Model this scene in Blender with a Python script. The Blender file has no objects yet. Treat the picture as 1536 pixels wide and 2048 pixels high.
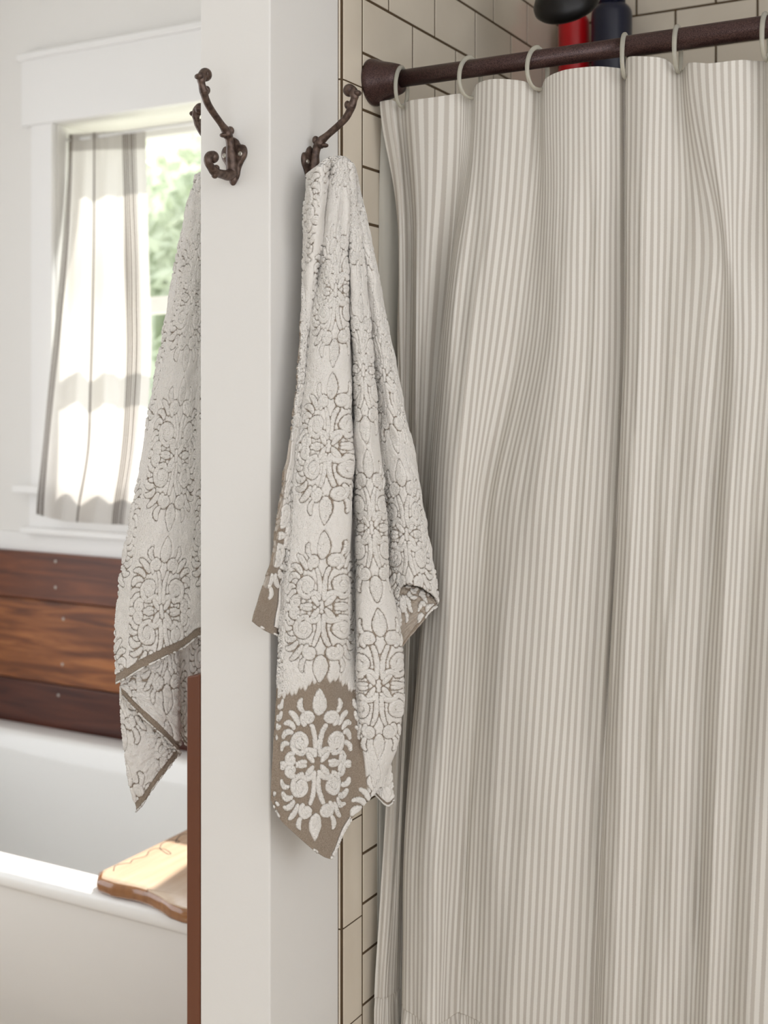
import bpy, bmesh, math, random
import numpy as np
from mathutils import Vector, Matrix

# ------------------------------------------------------------------ camera, world, sun, exposure
C = bpy.context.scene
COL = C.collection
FPX = 2486.0; HOR = 797.0; TH = math.radians(29.1); CAMZ = 1.5
cam_d = bpy.data.cameras.new('camera'); cam = bpy.data.objects.new('camera', cam_d); COL.objects.link(cam)
cam_d.sensor_fit = 'VERTICAL'; cam_d.sensor_height = 36.0; cam_d.sensor_width = 27.0
cam_d.lens = FPX / 2048 * 36.0
cam_d.shift_y = -(1024 - HOR) / 2048.0
cam.location = (0, 0, CAMZ); cam.rotation_euler = (math.radians(90), 0, TH)
cam_d.dof.use_dof = True; cam_d.dof.focus_distance = 1.70; cam_d.dof.aperture_fstop = 4.5
cam_d.clip_start = 0.02
C.camera = cam

w = bpy.data.worlds.new('world'); C.world = w; w.use_nodes = True
wb = w.node_tree.nodes['Background']; wb.inputs[0].default_value = (0.965, 0.985, 1.02, 1); wb.inputs[1].default_value = 2.3

sd = bpy.data.lights.new('sun', 'SUN'); sun = bpy.data.objects.new('sun', sd); COL.objects.link(sun)
sd.energy = 10.0; sd.angle = math.radians(0.8); sd.color = (1.0, 0.95, 0.87)
sun.rotation_euler = Vector((0.10, -0.74, -0.80)).to_track_quat('-Z', 'Y').to_euler()
sun.location = (-2, 5, 4)

C.view_settings.view_transform = 'Standard'; C.view_settings.look = 'None'
C.view_settings.gamma = 1.0; C.view_settings.use_curve_mapping = False
C.view_settings.exposure = 0.04

# ------------------------------------------------------------------ helpers
FV = np.array([-math.sin(TH), math.cos(TH)]); RV = np.array([math.cos(TH), math.sin(TH)])
def P_t(px, py, t):
    """point seen at pixel (px,py) at camera depth t (arrays allowed)"""
    px, py, t = np.broadcast_arrays(np.asarray(px, float), np.asarray(py, float), np.asarray(t, float))
    a = (px - 768) / FPX; b = -(py - HOR) / FPX
    return np.stack([t * (FV[0] + a * RV[0]), t * (FV[1] + a * RV[1]), CAMZ + b * t], -1)
def P_Y(px, py, Y):
    a = (np.asarray(px, float) - 768) / FPX
    return P_t(px, py, Y / (FV[1] + a * RV[1]))
def lin(c):
    c = np.array(c, float) / 255.0
    return tuple(np.where(c <= .04045, c / 12.92, ((c + .055) / 1.055) ** 2.4)) + (1.0,)

def mat(name, col, rough=0.6, metal=0.0, noise=None, bump=None, **kw):
    """principled material; noise=(scale, amount, second colour), bump=(scale, strength, distance)"""
    m = bpy.data.materials.new(name); m.use_nodes = True
    nt = m.node_tree; b = nt.nodes['Principled BSDF']
    b.inputs['Base Color'].default_value = lin(col); b.inputs['Roughness'].default_value = rough
    b.inputs['Metallic'].default_value = metal
    tc = nt.nodes.new('ShaderNodeTexCoord')
    if noise:
        n = nt.nodes.new('ShaderNodeTexNoise'); n.inputs['Scale'].default_value = noise[0]; n.inputs['Detail'].default_value = 4
        mp = nt.nodes.new('ShaderNodeMapping'); nt.links.new(tc.outputs['Object'], mp.inputs[0]); nt.links.new(mp.outputs[0], n.inputs[0])
        if len(noise) > 3: mp.inputs['Scale'].default_value = noise[3]
        r = nt.nodes.new('ShaderNodeValToRGB'); r.color_ramp.elements[0].position = 0.5 - noise[1]; r.color_ramp.elements[1].position = 0.5 + noise[1]
        r.color_ramp.elements[0].color = lin(col); r.color_ramp.elements[1].color = lin(noise[2])
        nt.links.new(n.outputs[0], r.inputs[0]); nt.links.new(r.outputs[0], b.inputs['Base Color'])
    if bump:
        n = nt.nodes.new('ShaderNodeTexNoise'); n.inputs['Scale'].default_value = bump[0]; n.inputs['Detail'].default_value = 5
        nt.links.new(tc.outputs['Object'], n.inputs[0])
        bp = nt.nodes.new('ShaderNodeBump'); bp.inputs['Strength'].default_value = bump[1]; bp.inputs['Distance'].default_value = bump[2]
        nt.links.new(n.outputs[0], bp.inputs['Height']); nt.links.new(bp.outputs[0], b.inputs['Normal'])
    for k, v in kw.items(): b.inputs[k.replace('_', ' ')].default_value = v
    return m

def tag(o, label=None, cat=None, group=None, kind=None):
    if label: o['label'] = label
    if cat: o['category'] = cat
    if group: o['group'] = group
    if kind: o['kind'] = kind
    return o
def link_mesh(name, me, m, parent=None, smooth=True):
    o = bpy.data.objects.new(name, me); COL.objects.link(o)
    if m is not None: me.materials.append(m)
    if smooth: me.polygons.foreach_set('use_smooth', [True] * len(me.polygons))
    if parent is not None: o.parent = parent; o.matrix_parent_inverse = Matrix.Identity(4)
    return o
def obj(name, bm, m, parent=None, smooth=True):
    bmesh.ops.recalc_face_normals(bm, faces=bm.faces)
    me = bpy.data.meshes.new(name); bm.to_mesh(me); bm.free()
    return link_mesh(name, me, m, parent, smooth)
def empty(name, loc=(0, 0, 0), label=None, cat=None, group=None):
    o = bpy.data.objects.new(name, None); COL.objects.link(o); o.location = loc; o.empty_display_size = .05
    return tag(o, label, cat, group)
def box(bm, x0, x1, y0, y1, z0, z1, bev=0.0, seg=1):
    r = bmesh.ops.create_cube(bm, size=1.0); vs = r['verts']
    for v in vs:
        v.co = Vector((x0 if v.co.x < 0 else x1, y0 if v.co.y < 0 else y1, z0 if v.co.z < 0 else z1))
    if bev > 0:
        es = list({e for v in vs for e in v.link_edges})
        bmesh.ops.bevel(bm, geom=es, offset=bev, segments=seg, affect='EDGES', profile=0.5)
    return bm
def boxobj(name, x0, x1, y0, y1, z0, z1, m, parent=None, bev=0.0, seg=1, smooth=False):
    bm = bmesh.new(); box(bm, x0, x1, y0, y1, z0, z1, bev, seg)
    return obj(name, bm, m, parent, smooth)
def struct(o): o['kind'] = 'structure'; return o
def smooth_path(pts, n):
    """Catmull-Rom resample of rows [x,y,z,r...]"""
    p = np.array(pts, float); p = np.vstack([2 * p[0] - p[1], p, 2 * p[-1] - p[-2]])
    out = []
    for i in range(1, len(p) - 2):
        for k in range(n):
            t = k / n
            out.append(0.5 * ((2 * p[i]) + (-p[i - 1] + p[i + 1]) * t + (2 * p[i - 1] - 5 * p[i] + 4 * p[i + 1] - p[i + 2]) * t * t + (-p[i - 1] + 3 * p[i] - 3 * p[i + 1] + p[i + 2]) * t ** 3))
    out.append(p[-2]); return np.array(out)
def tube(bm, pts, seg=12, squash=1.0, closed=False):
    """tube through rows [x,y,z,r]"""
    pts = np.array(pts, float); n = len(pts); rings = []
    up = Vector((0.13, 0.21, 0.97))
    for i in range(n):
        if closed: a, b = pts[(i - 1) % n, :3], pts[(i + 1) % n, :3]
        else: a, b = pts[max(i - 1, 0), :3], pts[min(i + 1, n - 1), :3]
        d = Vector(b - a).normalized()
        u = up - d * up.dot(d)
        if u.length < 1e-3: u = Vector((1, 0, 0)) - d * d.x
        u.normalize(); up = u; v = d.cross(u)
        rings.append([bm.verts.new(Vector(pts[i, :3]) + (u * math.cos(q) * squash + v * math.sin(q)) * pts[i, 3]) for q in [2 * math.pi * k / seg for k in range(seg)]])
    for i in range(n if closed else n - 1):
        A, B = rings[i], rings[(i + 1) % n]
        for k in range(seg): bm.faces.new((A[k], A[(k + 1) % seg], B[(k + 1) % seg], B[k]))
    if not closed: bm.faces.new(rings[0][::-1]); bm.faces.new(rings[-1])
def lathe(bm, prof, M=Matrix.Identity(4), seg=32):
    """profile rows (r, h) about local z, capped"""
    rings = [[bm.verts.new(M @ Vector((r * math.cos(q), r * math.sin(q), h))) for q in [2 * math.pi * k / seg for k in range(seg)]] for r, h in prof]
    for A, B in zip(rings, rings[1:]):
        for k in range(seg): bm.faces.new((A[k], A[(k + 1) % seg], B[(k + 1) % seg], B[k]))
    bm.faces.new(rings[0][::-1]); bm.faces.new(rings[-1])
def ball(bm, c, r, s=(1, 1, 1)):
    res = bmesh.ops.create_uvsphere(bm, u_segments=16, v_segments=10, radius=r)
    for v in res['verts']: v.co = Vector((v.co.x * s[0] + c[0], v.co.y * s[1] + c[1], v.co.z * s[2] + c[2]))
def grid_mesh(name, sheets, attrs=None, uvs=None):
    """sheets: list of (R,S,3) arrays -> one mesh; attrs: dict name -> list of (R,S) arrays; uvs: list of (R,S,2)"""
    V = []; F = []; off = 0
    for g in sheets:
        r, s = g.shape[:2]; V.append(g.reshape(-1, 3))
        idx = np.arange(r * s).reshape(r, s) + off
        F.append(np.stack([idx[:-1, :-1], idx[1:, :-1], idx[1:, 1:], idx[:-1, 1:]], -1).reshape(-1, 4)); off += r * s
    V = np.concatenate(V).astype(np.float32); F = np.concatenate(F).astype(np.int32)
    me = bpy.data.meshes.new(name); me.vertices.add(len(V)); me.vertices.foreach_set('co', V.ravel())
    me.loops.add(F.size); me.loops.foreach_set('vertex_index', F.ravel())
    me.polygons.add(len(F)); me.polygons.foreach_set('loop_start', np.arange(0, F.size, 4, dtype=np.int32)); me.polygons.foreach_set('loop_total', np.full(len(F), 4, np.int32))
    me.update(calc_edges=True)
    if attrs:
        for k, L in attrs.items():
            a = me.attributes.new(k, 'FLOAT', 'POINT'); a.data.foreach_set('value', np.concatenate([x.ravel() for x in L]).astype(np.float32))
    if uvs:
        uv = np.concatenate([x.reshape(-1, 2) for x in uvs]); l = me.uv_layers.new(name='UVMap'); l.data.foreach_set('uv', uv[F.ravel()].astype(np.float32).ravel())
    return me
def cr_axis(A, n, axis=1):
    """Catmull-Rom refine array A (R,K,...) along K to n samples; also returns param 0..K-1"""
    K = A.shape[axis]; s = np.linspace(0, K - 1, n); i = np.minimum(s.astype(int), K - 2); t = s - i
    g = lambda j: np.take(A, np.clip(j, 0, K - 1), axis=axis)
    sh = [1] * A.ndim; sh[axis] = n; t = t.reshape(sh)
    p0, p1, p2, p3 = g(i - 1), g(i), g(i + 1), g(i + 2)
    tan = 0.42
    m1 = (p2 - p0) * tan; m2 = (p3 - p1) * tan
    return (2 * t**3 - 3 * t**2 + 1) * p1 + (t**3 - 2 * t**2 + t) * m1 + (-2 * t**3 + 3 * t**2) * p2 + (t**3 - t**2) * m2, s
def sm(x, k):
    """smooth a 1-D array with a small box, twice"""
    for _ in range(2):
        xp = np.concatenate([[x[0]] * k, x, [x[-1]] * k]); x = np.convolve(xp, np.ones(2 * k + 1) / (2 * k + 1), 'valid')
    return x
rng = np.random.default_rng(7)
def vnoise(shape, cells):
    """smooth value noise of a grid"""
    g = rng.random((cells[0] + 3, cells[1] + 3)) - .5
    y = np.linspace(0, cells[0], shape[0]); x = np.linspace(0, cells[1], shape[1])
    yi = y.astype(int); xi = x.astype(int); fy = (y - yi)[:, None]; fx = (x - xi)[None]
    fy = fy * fy * (3 - 2 * fy); fx = fx * fx * (3 - 2 * fx)
    a = g[yi][:, xi]; b = g[yi][:, xi + 1]; c = g[yi + 1][:, xi]; d = g[yi + 1][:, xi + 1]
    return (a * (1 - fx) + b * fx) * (1 - fy) + (c * (1 - fx) + d * fx) * fy

# ------------------------------------------------------------------ materials
M_paint = mat('white_wall_paint', (233, 231, 227), 0.55, bump=(90, .12, .002))
M_trim = mat('white_trim_paint', (240, 239, 237), 0.35)
M_ceil = mat('ceiling_paint', (238, 237, 234), 0.8)
M_right = mat('warm_bounce_wall_paint', (234, 208, 178), 0.8)  # unseen right wall, tinted so its bounce warms the side of the post
M_tile = mat('cream_glazed_tile', (226, 216, 199), 0.12, noise=(9, .3, (217, 206, 188)), bump=(22, .10, .003))
M_grout = mat('brown_grout', (84, 66, 44), 0.9)
M_floor = mat('pale_floor', (192, 180, 164), 0.5, noise=(6, .2, (180, 166, 150), (1, 12, 1)))
M_tub = mat('white_enamel', (247, 247, 245), 0.10)
M_iron = mat('dark_cast_iron', (66, 52, 46), 0.38, 0.55, noise=(160, .15, (104, 86, 76)), bump=(260, .35, .001))
M_bronze = mat('oil_rubbed_bronze', (46, 28, 27), 0.34, 0.35, noise=(900, .06, (84, 60, 56)), bump=(700, .25, .0006))
M_screw = mat('steel_screw', (190, 186, 178), 0.3, 0.9)
M_black = mat('black_shower_metal', (20, 17, 17), 0.35, 0.3, bump=(600, .2, .0006))
M_red = mat('red_bottle_plastic', (186, 18, 26), 0.28)
M_navy = mat('navy_bottle_plastic', (30, 33, 54), 0.3)
M_brown = mat('brown_stained_wood', (118, 70, 46), 0.38, noise=(9, .3, (101, 58, 38), (1, 1, .12)))
def glass_mat():
    m = bpy.data.materials.new('window_glass'); m.use_nodes = True; nt = m.node_tree
    tp = nt.nodes.new('ShaderNodeBsdfTransparent'); gl = nt.nodes.new('ShaderNodeBsdfGlossy'); gl.inputs['Roughness'].default_value = .02
    mx = nt.nodes.new('ShaderNodeMixShader'); mx.inputs[0].default_value = .05
    nt.links.new(tp.outputs[0], mx.inputs[1]); nt.links.new(gl.outputs[0], mx.inputs[2]); nt.links.new(mx.outputs[0], nt.nodes['Material Output'].inputs[0]); return m
M_glass = glass_mat()
def clear_plastic():
    m = bpy.data.materials.new('clear_plastic'); m.use_nodes = True; nt = m.node_tree
    b = nt.nodes['Principled BSDF']; b.inputs['Base Color'].default_value = lin((225, 222, 208)); b.inputs['Roughness'].default_value = .12
    b.inputs['Transmission Weight'].default_value = 0.55; b.inputs['IOR'].default_value = 1.4
    return m
M_clear = clear_plastic()
def plank_mat(name, dark, mid, light, seed):
    m = bpy.data.materials.new(name); m.use_nodes = True; nt = m.node_tree; b = nt.nodes['Principled BSDF']
    tc = nt.nodes.new('ShaderNodeTexCoord'); mp = nt.nodes.new('ShaderNodeMapping'); nt.links.new(tc.outputs['Object'], mp.inputs[0])
    mp.inputs['Scale'].default_value = (1.3, 1, 13); mp.inputs['Location'].default_value = (seed, 0, seed * 2.3)
    n = nt.nodes.new('ShaderNodeTexNoise'); n.inputs['Scale'].default_value = 2.6; n.inputs['Detail'].default_value = 6; n.inputs['Distortion'].default_value = .6
    nt.links.new(mp.outputs[0], n.inputs[0]); r = nt.nodes.new('ShaderNodeValToRGB'); nt.links.new(n.outputs[0], r.inputs[0])
    e = r.color_ramp.elements; e[0].position = .34; e[0].color = lin(dark); e[1].position = .68; e[1].color = lin(light)
    x = r.color_ramp.elements.new(.5); x.color = lin(mid)
    nt.links.new(r.outputs[0], b.inputs['Base Color']); b.inputs['Roughness'].default_value = .42
    return m
def stripe_mat(name, c1, c2, period, duty=.46, soft=.09, transl=.25, rough=.9):
    """woven ticking: stripes run along V, U in metres"""
    m = bpy.data.materials.new(name); m.use_nodes = True; nt = m.node_tree; b = nt.nodes['Principled BSDF']; L = nt.links
    uv = nt.nodes.new('ShaderNodeUVMap'); sx = nt.nodes.new('ShaderNodeSeparateXYZ'); L.new(uv.outputs[0], sx.inputs[0])
    def mth(op, a, c=None):
        n = nt.nodes.new('ShaderNodeMath'); n.operation = op
        for i, v in enumerate((a, c)):
            if v is None: continue
            if isinstance(v, (int, float)): n.inputs[i].default_value = v
            else: L.new(v, n.inputs[i])
        return n.outputs[0]
    fr = mth('FRACT', mth('DIVIDE', sx.outputs[0], period))
    tri = mth('MULTIPLY', mth('ABSOLUTE', mth('SUBTRACT', fr, .5)), 2.0)
    ns = nt.nodes.new('ShaderNodeTexNoise'); ns.inputs['Scale'].default_value = 1.0; ns.inputs['Detail'].default_value = 2
    mp = nt.nodes.new('ShaderNodeMapping'); mp.inputs['Scale'].default_value = (1500, 700, 1); L.new(uv.outputs[0], mp.inputs[0]); L.new(mp.outputs[0], ns.inputs[0])
    edge = mth('ADD', tri, mth('MULTIPLY', mth('SUBTRACT', ns.outputs[0], .5), .35))
    r = nt.nodes.new('ShaderNodeValToRGB'); L.new(edge, r.inputs[0]); e = r.color_ramp.elements
    e[0].position = duty - soft; e[0].color = lin(c2); e[1].position = duty + soft; e[1].color = lin(c1)
    L.new(r.outputs[0], b.inputs['Base Color']); b.inputs['Roughness'].default_value = rough
    bp = nt.nodes.new('ShaderNodeBump'); bp.inputs['Strength'].default_value = .25; bp.inputs['Distance'].default_value = .0006
    L.new(ns.outputs[0], bp.inputs['Height']); L.new(bp.outputs[0], b.inputs['Normal'])
    tr = nt.nodes.new('ShaderNodeBsdfTranslucent'); L.new(r.outputs[0], tr.inputs[0])
    mx = nt.nodes.new('ShaderNodeMixShader'); mx.inputs[0].default_value = transl
    L.new(b.outputs[0], mx.inputs[1]); L.new(tr.outputs[0], mx.inputs[2]); L.new(mx.outputs[0], nt.nodes['Material Output'].inputs[0])
    return m
M_ticking = stripe_mat('ticking_stripe_cotton', (234, 230, 222), (203, 196, 186), .0087, transl=.10)
M_liner = mat('cloth_liner', (206, 203, 193), .8, bump=(400, .1, .0005))
def towel_mat():
    m = bpy.data.materials.new('jacquard_terry'); m.use_nodes = True; nt = m.node_tree; b = nt.nodes['Principled BSDF']; L = nt.links
    at = nt.nodes.new('ShaderNodeAttribute'); at.attribute_name = 'pile'
    tc = nt.nodes.new('ShaderNodeTexCoord'); n = nt.nodes.new('ShaderNodeTexNoise'); n.inputs['Scale'].default_value = 620; n.inputs['Detail'].default_value = 3
    L.new(tc.outputs['Object'], n.inputs[0])
    ad = nt.nodes.new('ShaderNodeMath'); ad.operation = 'MULTIPLY_ADD'; L.new(n.outputs[0], ad.inputs[0]); ad.inputs[1].default_value = .30; L.new(at.outputs['Fac'], ad.inputs[2])
    r = nt.nodes.new('ShaderNodeValToRGB'); L.new(ad.outputs[0], r.inputs[0]); e = r.color_ramp.elements
    e[0].position = .05; e[0].color = lin((122, 106, 90)); e[1].position = .88; e[1].color = lin((232, 228, 222))
    x_ = r.color_ramp.elements.new(.24); x_.color = lin((166, 153, 138))
    L.new(r.outputs[0], b.inputs['Base Color']); b.inputs['Roughness'].default_value = 1.0
    b.inputs['Sheen Weight'].default_value = .25; b.inputs['Specular IOR Level'].default_value = .1
    bp = nt.nodes.new('ShaderNodeBump'); bp.inputs['Strength'].default_value = .55; bp.inputs['Distance'].default_value = .0012
    L.new(n.outputs[0], bp.inputs['Height']); L.new(bp.outputs[0], b.inputs['Normal'])
    return m
M_towel = towel_mat()

# ------------------------------------------------------------------ room shell
WX0, WX1, WY0 = -1.041, -.9266, 1.356          # partition left face, right face, front face
TX = -.9206                                     # tile face
SHY = 2.40                                      # shower back wall
WINY = 2.70                                     # window wall
CEIL = 2.95
def zr(z): return CAMZ + z
struct(boxobj('floor', -3.3, 1.6, -1.8, 2.9, -.05, 0, M_floor))
struct(boxobj('ceiling', -3.3, 1.6, -1.8, 2.9, CEIL, CEIL + .05, M_ceil))
bm = bmesh.new()
for y0, y1, z0, z1 in ((-1.8, -.2, 0, CEIL), (1.95, 2.9, 0, CEIL), (-.2, 1.95, 0, .55), (-.2, 1.95, 2.6, CEIL)): box(bm, -3.35, -3.3, y0, y1, z0, z1)  # unseen opening added to bring daylight onto the tub and window wall
struct(obj('wall_left', bm, M_paint, smooth=False))
bm = bmesh.new()
for x0, x1, z0, z1 in ((-3.3, -.6, 0, CEIL), (1.45, 1.6, 0, CEIL), (-.6, 1.45, 0, .5), (-.6, 1.45, 2.3, CEIL)): box(bm, x0, x1, -1.85, -1.8, z0, z1)  # unseen opening added behind the camera, sized to balance daylight on the post
struct(obj('wall_back', bm, M_paint, smooth=False))
bm = bmesh.new()
for y0, y1, z0, z1 in ((-1.8, -1.75, 0, CEIL), (1.3, 1.38, 0, CEIL), (-1.75, 1.3, 0, 1.05), (-1.75, 1.3, 2.85, CEIL)): box(bm, 1.55, 1.6, y0, y1, z0, z1)  # unseen opening added so daylight reaches the right side of the post
struct(obj('wall_right', bm, M_right, smooth=False))
struct(boxobj('wall_partition', WX0, WX1, WY0, WINY, 0, CEIL, M_paint, bev=.0025, seg=3))
# tiled shower walls
ZL = [.680, .593, .511, .427, .343, .260]
ZL = ZL + list(.260 - np.cumsum(np.linspace(.0800, .0755, 12))[:])
adj = (-.673 - ZL[-1]) / 12
ZL = ZL[:6] + [z + adj * (i + 1) for i, z in enumerate(ZL[6:])] + [-.747, -.821, -.897, -.973, -1.049, -1.125, -1.201, -1.277, -1.353, -1.429, -1.5]
ZL = [1.43, 1.34, 1.25, 1.167, 1.085, 1.003, .922, .841, .760] + ZL
def tiles(bm, fixed, lo, hi, zs, axis, sign, start_half, L=.1572, g=.0021):
    """tiles on a plane; axis 'Y' (plane X=fixed) or 'X' (plane Y=fixed)"""
    for r in range(len(zs) - 1):
        z1, z0 = zs[r] - g, zs[r + 1] + g
        p = lo - (L / 2 if (r % 2) == start_half else 0)
        while p < hi:
            a, b = max(p + (g if p > lo else 0), lo), min(p + L - g, hi)
            p += L
            if b - a < .004: continue
            e = .0005; d0, d1 = fixed - sign * .006, fixed
            pts = [(a, z0, d0), (b, z0, d0), (b, z1, d0), (a, z1, d0), (a, z0, d1 - sign * e), (b, z0, d1 - sign * e), (b, z1, d1 - sign * e), (a, z1, d1 - sign * e),
                   (a + e, z0 + e, d1), (b - e, z0 + e, d1), (b - e, z1 - e, d1), (a + e, z1 - e, d1)]
            tl = random.uniform(-.0003, .0003)
            vs = [bm.verts.new(((d + (tl if i > 7 and i % 2 else 0), q, CAMZ + z) if axis == 'Y' else (q, d, CAMZ + z))) for i, (q, z, d) in enumerate(pts)]
            for A in (0, 4):
                for k in range(4): bm.faces.new((vs[A + k], vs[A + (k + 1) % 4], vs[A + 4 + (k + 1) % 4], vs[A + 4 + k]))
            bm.faces.new(vs[8:12])
random.seed(3)
par = ZL.index(.680) % 2
bm = bmesh.new(); tiles(bm, TX, 1.5908, SHY, ZL, 'Y', 1, par)
side = struct(obj('wall_shower_side', bm, M_tile, smooth=False))
gr = obj('grout', (lambda b: (box(b, WX1 - .001, TX - .0007, 1.5305, SHY, 0, CEIL), box(b, WX1 - .001, WX1 + .0005, 1.5284, 1.532, 0, CEIL), b)[1])(bmesh.new()), M_grout, side, False)
bm = bmesh.new(); tiles(bm, SHY, TX + .001, .60, ZL, 'X', -1, 1 - par)
back = struct(obj('wall_shower_back', bm, M_tile, smooth=False))
obj('grout', (lambda b: (box(b, TX - .006, .66, SHY + .0007, SHY + .10, 0, CEIL), b)[1])(bmesh.new()), M_grout, back, False)
struct(boxobj('wall_shower_right', .60, 1.6, WY0, SHY + .1, 0, CEIL, M_paint))
# bullnose edge tiles
BZ = [.459 + .157 * k for k in range(7, 0, -1)] + [.459, .300, .146, -.008, -.160, -.312, -.464, -.614, -.763, -.909, -1.06, -1.21, -1.36, -1.5]
bm = bmesh.new()
for a, b in zip(BZ, BZ[1:]):
    z1, z0 = CAMZ + a - .0012, CAMZ + b + .0012
    prof = [(1.5295, WX1)] + [(1.5295 + .008 * (1 - math.cos(q)), WX1 + .0059 * math.sin(q)) for q in np.linspace(.15, math.pi / 2, 7)] + [(1.5864, WX1 + .0059), (1.5870, WX1 + .0053), (1.5870, WX1)]
    lo = [bm.verts.new((x, y, z0)) for y, x in prof]; hi = [bm.verts.new((x, y, z1)) for y, x in prof]
    for k in range(len(prof)): bm.faces.new((lo[k], lo[(k + 1) % len(prof)], hi[(k + 1) % len(prof)], hi[k]))
    bm.faces.new(lo); bm.faces.new(hi[::-1])
struct(obj('trim_1', bm, M_tile, smooth=False))

# window wall with opening
JX0, JX1, OZ0, OZ1 = -2.594, -1.62, zr(-.275), zr(.80)
bm = bmesh.new(); WD = .24
box(bm, -3.3, JX0, WINY, WINY + WD, 0, CEIL); box(bm, JX1, WX1, WINY, WINY + WD, 0, CEIL)
box(bm, JX0, JX1, WINY, WINY + WD, 0, OZ0); box(bm, JX0, JX1, WINY, WINY + WD, OZ1, CEIL)
struct(obj('wall_window_side', bm, M_paint, smooth=False))
# casing and header trim
bm = bmesh.new()
box(bm, JX0 - .085, JX0 - .002, WINY - .018, WINY, OZ0, OZ1, .002); box(bm, JX1 + .002, JX1 + .085, WINY - .018, WINY, OZ0, OZ1, .002)
box(bm, JX0 - .12, JX1 + .12, WINY - .022, WINY, OZ1, zr(1.0), .003)
box(bm, JX0 - .13, JX1 + .13, WINY - .034, WINY, zr(.992), zr(1.012), .003)
struct(obj('trim_2', bm, M_trim, smooth=False))
bm = bmesh.new()
box(bm, JX0 - .13, JX1 + .13, WINY - .05, WINY + .15, OZ0 - .002, OZ0 + .022, .004, 2)
box(bm, JX0 - .09, JX1 + .09, WINY - .02, WINY, zr(-.385), OZ0, .002)
box(bm, JX0 - .11, JX1 + .11, WINY - .038, WINY, zr(-.395), zr(-.375), .004, 2)
box(bm, JX0 - .6, WX0, WINY - .010, WINY, zr(-.452), zr(-.395), .001)
struct(obj('trim_3', bm, M_trim, smooth=False))
# double hung window
win = struct(empty('window_1')); fy = WINY + .17
bm = bmesh.new()
for x0, x1, z0, z1 in [(JX0, JX0 + .035, OZ0, OZ1), (JX1 - .035, JX1, OZ0, OZ1), (JX0 + .035, JX1 - .035, OZ1 - .028, OZ1), (JX0 + .035, JX1 - .035, OZ0 + .022, OZ0 + .07), (JX0 + .035, JX1 - .035, zr(.25), zr(.30))]:
    box(bm, x0, x1, fy, fy + .035, z0, z1, .003)
obj('window_frame', bm, M_trim, win, False)
boxobj('pane', JX0 + .03, JX1 - .03, fy + .015, fy + .018, OZ0 + .05, OZ1 - .02, M_glass, win)

# ------------------------------------------------------------------ cladding planks behind the tub, with screws
PZ = [-.447, -.587, -.828, -.963]
PC = [((74, 36, 20), (98, 52, 30), (122, 68, 38)), ((88, 44, 22), (128, 74, 38), (172, 108, 60)), ((64, 30, 22), (82, 42, 30), (98, 54, 38))]
LB = ['reddish brown stained plank at the top of the tub backsplash, under the window', 'widest, amber streaked plank in the middle of the tub backsplash', 'darkest brown plank of the backsplash, just above the tub rim']
for i in range(3):
    o = boxobj('wall_plank', -3.25, -1.10, WINY - .028, WINY - .010 if i else WINY - .0005, zr(PZ[i + 1]) + .0015, zr(PZ[i]) - .0015, plank_mat('plank_wood_%d' % i, *PC[i], 1.7 * i + .4), None, .0035, 2)
    o.data.transform(Matrix.Translation((0, .0095 if i else 0, 0)))
    tag(o, LB[i], 'plank', 'planks of the tub backsplash')
    ys = {0: [(111, 1123), (111, 1175)], 1: [(122, 1239), (120, 1330)], 2: [(112, 1392)]}[i]
    for (px, py) in ys:
        c = P_Y(px, py, WINY - .028); bm = bmesh.new()
        yo = WINY - .028 + (.0095 if i else 0)
        lathe(bm, [(.0045, -.001), (.0045, .0006), (.003, .0016), (.0008, .0018)], Matrix.Translation((c[0], yo, c[2])) @ Matrix.Rotation(math.radians(90), 4, 'X'), 14)
        obj('screw', bm, M_screw, o)

# brown end panel against the left face of the partition
bm = bmesh.new(); zt = zr(-.380)
box(bm, WX0 - .0225, WX0 - .0005, WY0 - .001, 2.08, .001, zt, .002, 2)
for v in bm.verts:
    if v.co.z > zt - .01: v.co.z += (v.co.x - WX0 + .0225) * .25 - .001
tag(obj('wood_panel', bm, M_brown, smooth=False), 'narrow upright brown wood panel edge against the white wall post, below the left towel', 'panel')

# ------------------------------------------------------------------ bathtub
RZ = zr(-.948); ty0, ty1, tx0, tx1 = 1.806, 2.672, -2.95, -1.072
def rrect(x0, x1, y0, y1, r, n=8):
    out = []
    for cx, cy, a in ((x1 - r, y1 - r, 0), (x0 + r, y1 - r, 90), (x0 + r, y0 + r, 180), (x1 - r, y0 + r, 270)):
        for k in range(n + 1):
            q = math.radians(a + 90 * k / n); out.append((cx + r * math.cos(q), cy + r * math.sin(q)))
    return out
loops = []
def tl(ins, z, r): loops.append([(x, y, z) for x, y in rrect(tx0 + ins, tx1 - ins, ty0 + ins, ty1 - ins, r)])
tl(.022, .0, .02); tl(.022, RZ - .045, .02); tl(.018, RZ - .038, .022); tl(.006, RZ - .034, .024); tl(.0, RZ - .026, .026); tl(.0, RZ - .012, .028); tl(.004, RZ - .003, .03); tl(.012, RZ, .04)
tl(.070, RZ, .10); tl(.082, RZ - .003, .11); tl(.090, RZ - .014, .12); tl(.100, RZ - .07, .13); tl(.135, RZ - .30, .15); tl(.160, RZ - .40, .16); tl(.21, RZ - .44, .15)
bm = bmesh.new(); rings = [[bm.verts.new(p) for p in l] for l in loops]
for A, B in zip(rings, rings[1:]):
    n = len(A)
    for k in range(n): bm.faces.new((A[k], A[(k + 1) % n], B[(k + 1) % n], B[k]))
bm.faces.new(rings[-1]); bm.faces.new(rings[0][::-1])
tag(obj('bathtub', bm, M_tub), 'white enamel bathtub with a rolled rim under the window', 'bathtub')
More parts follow.
